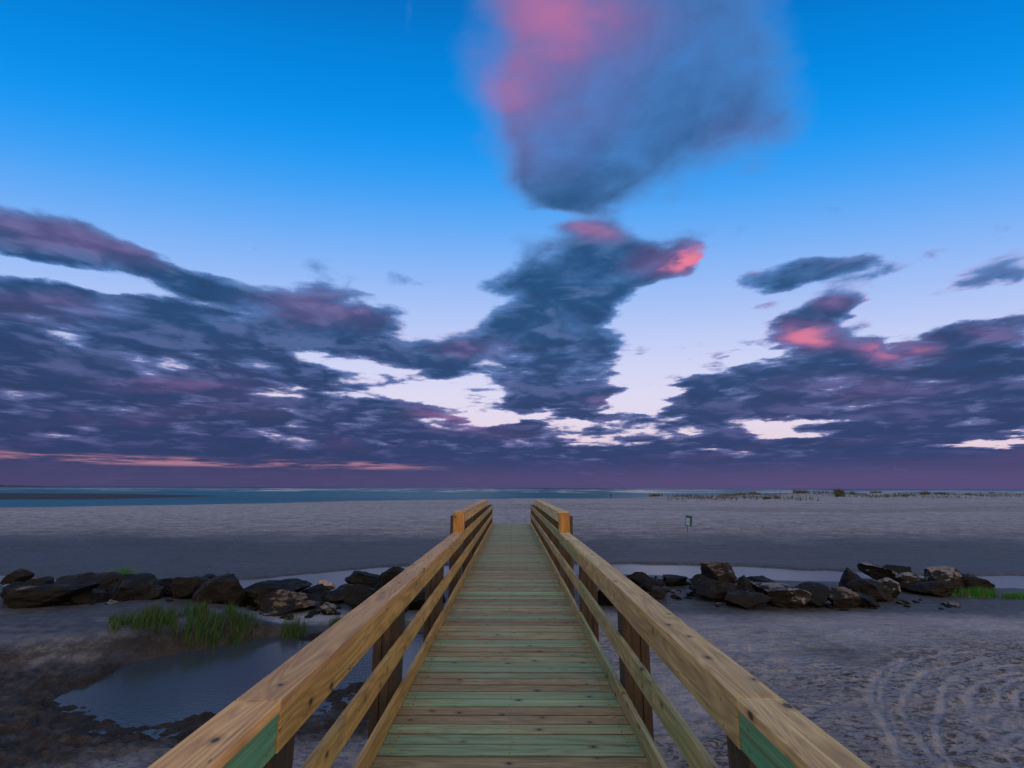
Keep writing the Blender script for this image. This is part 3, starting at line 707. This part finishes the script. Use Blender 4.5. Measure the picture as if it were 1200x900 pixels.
# ------------------------------------------------------------------ rocks
def rock_mesh(seed, sub=4, facets=24, rough=.085):
    bm = bmesh.new(); bmesh.ops.create_icosphere(bm, subdivisions=sub, radius=1.0); R = random.Random(seed)
    pl = []
    for _ in range(facets):
        d = Vector((R.gauss(0, 1), R.gauss(0, 1), R.gauss(0, 1.1))).normalized(); pl.append((d, R.uniform(.40, .84)))
    o = Vector((R.uniform(-50, 50), R.uniform(-50, 50), R.uniform(-50, 50)))
    for v in bm.verts:
        c = v.co.normalized() * (1 + .10 * mnoise.noise(v.co * 1.2 + o))
        for d, h in pl:
            t = c.dot(d)
            if t > h: c -= d * (t - h) * .97
        nn = v.co.normalized()
        c += nn * rough * (mnoise.fractal(c * 2.4 + o, 1.0, 2.1, 5) )
        c += nn * .05 * (abs(mnoise.noise(c * 3.4 + o)) - .3) + nn * .03 * abs(mnoise.noise(c * 8 + o))
        v.co = c
    me = bpy.data.meshes.new('rock'); bm.to_mesh(me); bm.free()
    me.shade_smooth(); me.set_sharp_from_angle(angle=math.radians(26)); return me
def place_rock(bb, mt, label, group, lift=0.0, tilt=None, seed=None, name='boulder', zg=None):
    x0, y0, x1, y1 = bb; gx_ = (x1 - x0) * .06; x0 -= gx_; x1 += gx_; y0 -= 1; seed = seed or int(x0 * 13 + y0 * 7); R = random.Random(seed)
    xc = (x0 + x1) / 2; by = y1 + lift        # lift: photo pixels between this rock's foot and the ground line below it
    px, py = at(xc, by - 1); k = scale_at(xc, by - 1)
    wd = (x1 - x0) * k; ht = (y1 - y0) * k * .86; dp = wd * R.uniform(.7, .95)
    z0 = (gz(px, py) if zg is None else zg) + lift * k
    me = rock_mesh(seed, 5 if wd > .8 else 4)
    cs_ = [v.co for v in me.vertices]; lo = [min(c[i] for c in cs_) for i in range(3)]; hi_ = [max(c[i] for c in cs_) for i in range(3)]
    rot = Matrix.Rotation(R.uniform(-.35, .35) if tilt is None else math.radians(tilt), 4, 'Y') @ Matrix.Rotation(R.uniform(-.3, .3), 4, 'X')
    sc = Matrix.Diagonal((wd / (hi_[0] - lo[0]), dp / (hi_[1] - lo[1]), ht / (hi_[2] - lo[2]) * 1.25, 1))
    me.transform(sc); 
    if tilt is not None: me.transform(Matrix.Rotation(math.radians(tilt), 4, 'Y'))
    cs_ = [v.co for v in me.vertices]; lo = [min(c[i] for c in cs_) for i in range(3)]; hi_ = [max(c[i] for c in cs_) for i in range(3)]
    fz = ht * 1.22 / (hi_[2] - lo[2]); fx = wd / (hi_[0] - lo[0])
    me.transform(Matrix.Diagonal((fx, fx, fz, 1)))
    me.transform(Matrix.Translation((-(lo[0] + hi_[0]) / 2 * fx, -(lo[1] + hi_[1]) / 2 * fx, -lo[2] * fz)))
    o = link(name, me, mt); o.location = (px, py + dp * .38, z0 - ht * .20)
    tag(o, label, 'rock' if name != 'boulder' else 'boulder', group); return o
GL = 'boulders of the breakwater left of the footbridge'; GR = 'boulders of the breakwater right of the footbridge'
K_, B_, T_, P_ = M_rock, M_rockb, M_rockt, M_rockp
for r_ in [
 ((-12, 683, 24, 712), K_, 'dark boulder cut by the left picture edge beneath the small rounded brown one', 0),
 ((18, 679, 48, 700), K_, 'dark boulder behind the tan-streaked one at the far left', 0),
 ((52, 674, 109, 705), B_, 'wide flat-topped brown boulder, second highest of the left pile', 0),
 ((0, 688, 56, 716), T_, 'boulder with a pale tan left face near the left picture edge', 0),
 ((70, 702, 107, 720), K_, 'low dark boulder in front of the wide flat-topped brown one', 0),
 ((58, 692, 84, 716), K_, 'narrow dark boulder wedged between the tan-faced and flat-topped ones', 0),
 ((7, 701, 74, 729), K_, 'broad blackish boulder lowest and frontmost at the far left', 0),
 ((107, 680, 133, 700), B_, 'small brown boulder between the flat-topped one and the green tuft', 0),
 ((152, 679, 200, 701), K_, 'long low dark boulder right of the green tuft', 0),
 ((106, 687, 168, 717), K_, 'big wedge-shaped dark boulder sloping up to the right below the green tuft', 0),
 ((150, 699, 184, 716), B_, 'small brownish boulder at the right foot of the wedge-shaped one', 0),
 ((200, 674, 250, 700), K_, 'flat-topped black boulder perched highest in the middle left pile', 0),
 ((194, 688, 234, 715), K_, 'dark boulder on the left under the perched black boulder', 0),
 ((226, 686, 277, 720), B_, 'tall brown-black boulder on the right under the perched black boulder', 0),
 ((276, 682, 347, 713), K_, 'broad peaked black boulder with a rounded ridge', 0),
 ((293, 695, 360, 721), T_, 'low dark boulder with a long tan streak down its left edge', 0),
 ((346, 688, 380, 704), K_, 'low smooth dark boulder left of the pale stone', 0),
 ((378, 690, 432, 708), B_, 'flat dark boulder right of the pale stone', 0),
 ((404, 669, 442, 694), K_, 'black boulder nearest the stream left of the bridge rail', 0),
 ((434, 664, 480, 700), K_, 'large black boulder half hidden behind the left bridge rail', 0),
 ((400, 686, 444, 716), K_, 'rounded dark boulder below the black ones by the left rail', 0),
 ((350, 724, 384, 743), B_, 'flat grey-brown boulder at the far edge of the pool', 0),
 ((374, 708, 392, 722), P_, 'small grey boulder between two grass clumps by the pool', 0),
 ((440, 700, 476, 728), K_, 'dark boulder seen through the left railing', 0),
 ((472, 690, 520, 716), K_, 'dark boulder lying under the bridge', 0)]:
    place_rock(r_[0], r_[1], r_[2], GL)
place_rock((0, 669, 23, 684), B_, 'small rounded brown boulder topmost of the pile at the left picture edge', GL, lift=14)
place_rock((370, 681, 390, 693), M_pale, 'small pale tan stone lying among dark boulders by the stream', GL, name='stone')
for r_ in [
 ((816, 676, 852, 699), K_, 'dark boulder leftmost of the right-hand pile'),
 ((834, 661, 874, 696), T_, 'tall boulder with a brown peaked top, highest at the left of the right-hand pile'),
 ((822, 684, 878, 707), B_, 'broad front boulder with a pale flat top under the peaked one'),
 ((868, 676, 895, 700), P_, 'upright boulder with a whitish face right of the peaked one'),
 ((858, 697, 906, 715), B_, 'low brown boulder sunk in sand in front of the whitish-faced one'),
 ((886, 681, 926, 700), K_, 'low black boulder behind the one with the pale diagonal edge'),
 ((903, 687, 956, 715), P_, 'large black boulder with a pale diagonal edge running down to the right'),
 ((934, 686, 986, 713), K_, 'long dark boulder between the pale-edged one and the brown block'),
 ((978, 691, 1009, 714), T_, 'squarish grey-brown block with a pale upper left corner'),
 ((994, 667, 1019, 694), K_, 'round black boulder standing against the stream'),
 ((1008, 680, 1056, 706), B_, 'large brown boulder below the leaning slab'),
 ((1002, 698, 1034, 713), K_, 'low black boulder right of the squarish block'),
 ((1042, 664, 1078, 686), K_, 'black boulder behind the leaning slab'),
 ((1035, 678, 1064, 704), P_, 'dark boulder with a bluish white top in front of the leaning slab'),
 ((1056, 672, 1100, 694), P_, 'low dark boulder with a thin pale line on its right slope'),
 ((1080, 682, 1122, 700), B_, 'low dark brown boulder left of the bright green grass'),
 ((1100, 665, 1142, 694), P_, 'big boulder with a pale flat top behind the bright green grass'),
 ((1132, 673, 1172, 694), K_, 'rounded black boulder at the right end of the pile above the bright grass'),
 ((738, 672, 762, 690), K_, 'small black boulder beside the right bridge rail'),
 ((754, 680, 782, 696), K_, 'low black boulder in the cobbles right of the bridge'),
 ((782, 677, 808, 689), K_, 'small flat black boulder on the stream bank right of the bridge'),
 ((762, 690, 788, 703), B_, 'rounded brown boulder touching the outer side of the right rail'),
 ((700, 690, 735, 712), K_, 'dark boulder seen through the right railing')]:
    place_rock(r_[0], r_[1], r_[2], GR)
place_rock((1022, 662, 1064, 684), P_, 'slanting slab with a pale edge leaning down to the right', GR, lift=6, tilt=24)
R = random.Random(5); cob = [rock_mesh(900 + i, 3, 9, .04) for i in range(6)]
for c_ in cob: c_.materials.append(M_rockb)
cob2 = [c_.copy() for c_ in cob]
for c_ in cob2: c_.materials[0] = M_rockp
for i in range(150):
    if i < 50: px, py = R.uniform(732, 830), R.uniform(676, 702)
    elif i < 90: px, py = R.uniform(330, 470), R.uniform(694, 728)
    elif i < 120: px, py = R.uniform(830, 1130), R.gauss(709, 3)
    else: px, py = R.uniform(0, 330), 722 - abs(R.gauss(0, 4)) - (4 if R.random() < .5 else 0)
    x, y = at(px, py); me = R.choice(cob if R.random() < .72 else cob2); s_ = R.uniform(.05, .17)
    o = bpy.data.objects.new('cobble', me); COL.objects.link(o)
    o.location = (x, y, gz(x, y) + s_ * .15); o.scale = (s_ * 1.2, s_, s_ * .6); o.rotation_euler = (0, 0, R.uniform(0, 6))
    if i < 50: tag(o, 'small dark cobble among the others between the right rail and the boulders', 'cobble', 'cobbles right of the bridge')
    elif i < 90: tag(o, 'small dark cobble among the others between the left rail and the pool', 'cobble', 'cobbles left of the bridge')
    elif i < 120: tag(o, 'small dark stone lying at the foot of the right-hand boulders', 'cobble', 'stones at the foot of the right-hand boulders')
    else: tag(o, 'small dark stone lying at the foot of the left-hand boulders', 'cobble', 'stones at the foot of the left-hand boulders')

# ------------------------------------------------------------------ grass and dune plants
def blades(pts, hmin, hmax, wd, lean, seed, segs=4):
    R = random.Random(seed); vs = []; fs = []; ti = []; hh = []
    for (x, y, z, k) in pts:
        h = R.uniform(hmin, hmax) * k; a = R.uniform(0, 2 * PI); l = abs(R.gauss(0, lean)); t = R.random(); w_ = wd * R.uniform(.6, 1.3); fa = R.uniform(0, PI)
        dx_, dy_ = math.cos(a), math.sin(a); sx_, sy_ = math.cos(fa), math.sin(fa); b0 = len(vs)
        for i in range(segs + 1):
            q = i / segs; bend = l * h * q * q; ww = w_ * (1 - q) ** .7 * .5 + .0004
            cx, cy, cz = x + dx_ * bend, y + dy_ * bend, z - .02 + h * (q - .25 * l * q * q)
            vs += [(cx - sx_ * ww, cy - sy_ * ww, cz), (cx + sx_ * ww, cy + sy_ * ww, cz)]; ti += [t, t]; hh += [q, q]
        for i in range(segs): fs.append((b0 + 2 * i, b0 + 2 * i + 1, b0 + 2 * i + 3, b0 + 2 * i + 2))
    me = bpy.data.meshes.new('grass'); me.from_pydata(vs, [], fs)
    me.attributes.new('tint', 'FLOAT', 'POINT').data.foreach_set('value', ti); me.attributes.new('h', 'FLOAT', 'POINT').data.foreach_set('value', hh)
    me.shade_smooth(); return me
def scatter(n, fn, seed):
    R = random.Random(seed); P_s = []
    for _ in range(n):
        px, py, k = fn(R); P_s.append((px, py, k))
    xy = [at(a, b_) for a, b_, _ in P_s]
    zs = terrain(np.array([p[0] for p in xy]), np.array([p[1] for p in xy]))[0]
    return [(p[0], p[1], float(z), q[2]) for p, z, q in zip(xy, zs, P_s)]
def bankfn(R):
    t = R.random(); px = 128 + t * 174 + R.gauss(0, 2); c = 752 - 10 * t + 0; py = c + R.uniform(-12, 5) * (1 if t > .25 else .8)
    return px, py, (.75 + .5 * vnoise(np.array([px * .09]), np.array([1.3]), 4)[0]) * (.7 if t < .06 or t > .95 else 1)
def clumpy(R0):
    pts_ = []
    cl = [bankfn(R0) for _ in range(90)]
    def f(R):
        c = R.choice(cl); return c[0] + R.gauss(0, 3.2), c[1] + R.gauss(0, 1.6), c[2]
    return f
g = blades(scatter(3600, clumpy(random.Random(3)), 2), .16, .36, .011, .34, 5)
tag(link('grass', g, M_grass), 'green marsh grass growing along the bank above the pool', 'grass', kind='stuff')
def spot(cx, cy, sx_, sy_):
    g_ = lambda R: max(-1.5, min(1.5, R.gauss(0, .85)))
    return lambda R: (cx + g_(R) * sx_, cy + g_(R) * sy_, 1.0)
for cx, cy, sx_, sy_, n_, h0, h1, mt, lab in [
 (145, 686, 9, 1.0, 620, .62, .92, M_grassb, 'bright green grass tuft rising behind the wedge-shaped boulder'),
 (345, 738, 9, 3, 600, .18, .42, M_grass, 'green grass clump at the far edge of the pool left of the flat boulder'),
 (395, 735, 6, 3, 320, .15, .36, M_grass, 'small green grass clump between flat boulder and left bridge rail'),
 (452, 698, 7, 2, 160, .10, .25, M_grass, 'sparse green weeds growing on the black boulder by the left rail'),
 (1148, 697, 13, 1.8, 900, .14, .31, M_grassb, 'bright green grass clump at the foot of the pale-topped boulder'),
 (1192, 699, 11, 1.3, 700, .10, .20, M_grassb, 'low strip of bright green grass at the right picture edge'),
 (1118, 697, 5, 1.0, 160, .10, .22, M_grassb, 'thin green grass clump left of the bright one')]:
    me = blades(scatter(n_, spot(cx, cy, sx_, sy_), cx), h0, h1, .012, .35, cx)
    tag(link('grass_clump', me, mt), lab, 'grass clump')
for px, py, wd, hp, n_, lab in [
 (768, 582.8, 9, 4.0, 240, 'low dark dune plants nearest the two tiny figures'),
 (868, 581.2, 9, 3.0, 220, 'low dune shrubs above the long brown ridge'),
 (884, 580.8, 7, 4.5, 220, 'dark dune shrub left of the widest green one'),
 (900, 586.5, 7, 4.0, 220, 'dune shrub cluster lowest on the sand in front of the others'),
 (912, 584, 4, 2.5, 90, 'tiny dune shrub right of the lowest cluster'),
 (940, 580.8, 13, 6.0, 420, 'widest green dune shrub near the middle right'),
 (968, 581.2, 8, 3.5, 170, 'thin dune plants right of the widest green shrub'),
 (985, 582.0, 8, 6.0, 320, 'tall dark dune shrub with a twig standing out of it'),
 (1000, 581.2, 5, 5.0, 160, 'small dark dune shrub beside the tall twiggy one'),
 (1028, 579.8, 9, 4.0, 260, 'olive dune shrub on a low rounded mound'),
 (1062, 583.2, 6, 3.0, 130, 'small dark dune shrub alone right of the mound'),
 (1086, 581.6, 7, 5.5, 260, 'dense dark dune shrub at the left end of the long green row'),
 (1104, 580.9, 12, 4.0, 360, 'long low green dune shrub row near the right edge'),
 (1136, 581.9, 4, 4.0, 140, 'round dark dune shrub alone near the right edge'),
 (1163, 579.6, 5, 3.0, 120, 'farthest right dune shrub'),
 (828, 586.5, 20, 2.2, 420, 'strip of low plants on the long brown ridge behind the sign')]:
    k = scale_at(px, py); pts_ = scatter(n_, spot(px, py, wd * .42, .35), int(px))
    me = blades(pts_, hp * k * .6, hp * k * 1.25, .20 * max(1, k / .2), .8, int(px), 3)
    tag(link('dune_shrub', me, M_dune), lab, 'dune shrub', 'plants on the low dunes')

def ridge(R):
    t = R.random(); px = 790 + 430 * t + R.gauss(0, 4); c = (583.2, 581.6, 580.8, 582.0, 580.6)[R.randrange(5)]
    return px, c + R.gauss(0, .35) + (3.5 if R.random() < .25 and px < 960 else 0), .6 + .8 * vnoise(np.array([px * .06]), np.array([2.2]), 8)[0]
k = scale_at(1000, 581.5)
me = blades([q for q in scatter(5200, ridge, 77) if vnoise(np.array([q[0] * .06]), np.array([q[1] * .03]), 12)[0] > .42], .7, 1.9, .16, 1.0, 78, 2)
tag(link('dune_grass', me, M_dune), 'sparse dry grass creeping over the low dunes', 'dune grass', kind='stuff')

# ------------------------------------------------------------------ sign on the beach
x, y = at(807, 624); k = scale_at(807, 624); z = gz(x, y)
sg = empty('beach_sign', (x, y, z), math.radians(-38)); tag(sg, 'small leaning blue and white notice board on a thin post standing in the sand', 'sign')
def pmat(name, c, r=.6):
    m, n, b = mat(name); t = n.node('ShaderNodeTexCoord').outputs['Object']
    n.link(n.mix(n.mr(n.noise(t, 9, 4, .6), .4, .7, 0, .35), c, tuple(v * .6 for v in c[:3]) + (1,)), b.inputs['Base Color']); b.inputs['Roughness'].default_value = r; return m
M_navy = pmat('sign_blue', C(.010, .065, .12)); M_wht = pmat('sign_white', C(.30, .50, .60)); M_pst = pmat('sign_post', C(.10, .085, .075))
mb = MB(); mb.board((0, 0, .55), (.05, .05, 1.35), 'z', .3, .004, Matrix.Rotation(.05, 3, 'Y')); mb.build('post', M_pst, sg)
tilt = Matrix.Rotation(.16, 3, 'Y')
mb = MB(); mb.board(tilt @ Vector((0.02, -.045, .82)), (.46, .025, .74), 'z', .3, .004, tilt); mb.build('panel', M_navy, sg)
mb = MB(); mb.board(tilt @ Vector((-0.03, -.060, .76)), (.26, .008, .50), 'z', .3, 0, tilt); pf = mb.build('notice', M_wht, sg)
mb = MB()
for i, xx in enumerate((-.02, .04)): mb.board(tilt @ Vector((xx - .02, -.0665, .80)), (.022, .006, .26), 'z', .3, 0, tilt)
mb.build('print', M_navy, sg)
# debris ring at its foot
# ------------------------------------------------------------------ the far walker and the stake
def walker(px, py, h):
    x, y = at(px, py); z = gz(x, y)
    J = {'pelvis': (0, 0, .95), 'chest': (0, .01, 1.28), 'neck': (0, 0, 1.47), 'head0': (0, -.02, 1.56), 'head1': (0, -.02, 1.68),
         'sl': (-.18, 0, 1.40), 'el': (-.24, .03, 1.13), 'hl': (-.24, -.08, .90), 'sr': (.18, 0, 1.40), 'er': (.25, .04, 1.13), 'hr': (.24, -.05, .90),
         'kl': (-.10, -.10, .52), 'al': (-.10, .08, .09), 'tl': (-.10, -.08, .03), 'kr': (.10, .05, .50), 'ar': (.10, .16, .09), 'tr': (.10, .02, .03)}
    rad = dict(pelvis=.15, chest=.15, neck=.06, head0=.09, head1=.10, sl=.07, el=.045, hl=.035, sr=.07, er=.045, hr=.035, kl=.065, al=.045, tl=.04, kr=.065, ar=.045, tr=.04)
    E = [('pelvis', 'chest'), ('chest', 'neck'), ('neck', 'head0'), ('head0', 'head1'), ('chest', 'sl'), ('sl', 'el'), ('el', 'hl'), ('chest', 'sr'), ('sr', 'er'), ('er', 'hr'), ('pelvis', 'kl'), ('kl', 'al'), ('al', 'tl'), ('pelvis', 'kr'), ('kr', 'ar'), ('ar', 'tr')]
    ks = list(J); me = bpy.data.meshes.new('person'); me.from_pydata([J[k_] for k_ in ks], [(ks.index(a), ks.index(b_)) for a, b_ in E], [])
    o = bpy.data.objects.new('person', me); COL.objects.link(o)
    sk = o.modifiers.new('skin', 'SKIN'); 
    if not me.skin_vertices: me.skin_vertices.new()
    for i, k_ in enumerate(ks): me.skin_vertices[0].data[i].radius = (rad[k_], rad[k_] * .85); me.skin_vertices[0].data[i].use_root = (k_ == 'pelvis')
    ss_ = o.modifiers.new('sub', 'SUBSURF'); ss_.levels = ss_.render_levels = 2
    m, n, b = mat('walker_clothes'); zz = n.sep(n.node('ShaderNodeTexCoord').outputs['Object'])[2]
    c = n.ramp(n.m('DIVIDE', zz, 1.8), [(0, C(.03, .03, .04)), (.54, C(.015, .015, .022)), (.80, C(.03, .015, .02)), (.83, C(.30, .16, .11)), (.92, C(.05, .03, .02))], 'CONSTANT')
    n.link(c, b.inputs['Base Color']); b.inputs['Roughness'].default_value = .8; me.materials.append(m)
    o.location = (x, y, z); o.scale = (h / 1.78,) * 3
    tag(o, 'tiny distant person in dark clothes standing at the water edge', 'person')
walker(717, 583.2, 1.78)
x, y = at(777, 583.0); z = gz(x, y); st = empty('wooden_stake', (x, y, z)); tag(st, 'dark weathered stake standing among the dune plants right of the distant person', 'stake')
mb = MB(); mb.board((0, 0, .55), (.32, .30, 1.3), 'z', .3, .05); mb.build('stake_shaft', M_post, st)
mb = MB(); mb.board((0, 0, 1.24), (.24, .22, .09), 'z', .5, .03); mb.build('stake_top', M_post, st)

# ------------------------------------------------------------------ render settings
S.render.engine = 'CYCLES'
S.view_settings.view_transform = 'Standard'; S.view_settings.look = 'None'; S.view_settings.gamma = 1.0; S.view_settings.use_curve_mapping = False
S.view_settings.exposure = 0.0
S.cycles.use_denoising = True; S.cycles.denoiser = 'OPENIMAGEDENOISE'; S.cycles.denoising_input_passes = 'RGB_ALBEDO_NORMAL'; S.cycles.denoising_prefilter = 'ACCURATE'; S.cycles.max_bounces = 5; S.cycles.diffuse_bounces = 3; S.cycles.glossy_bounces = 3; S.cycles.sample_clamp_indirect = 4
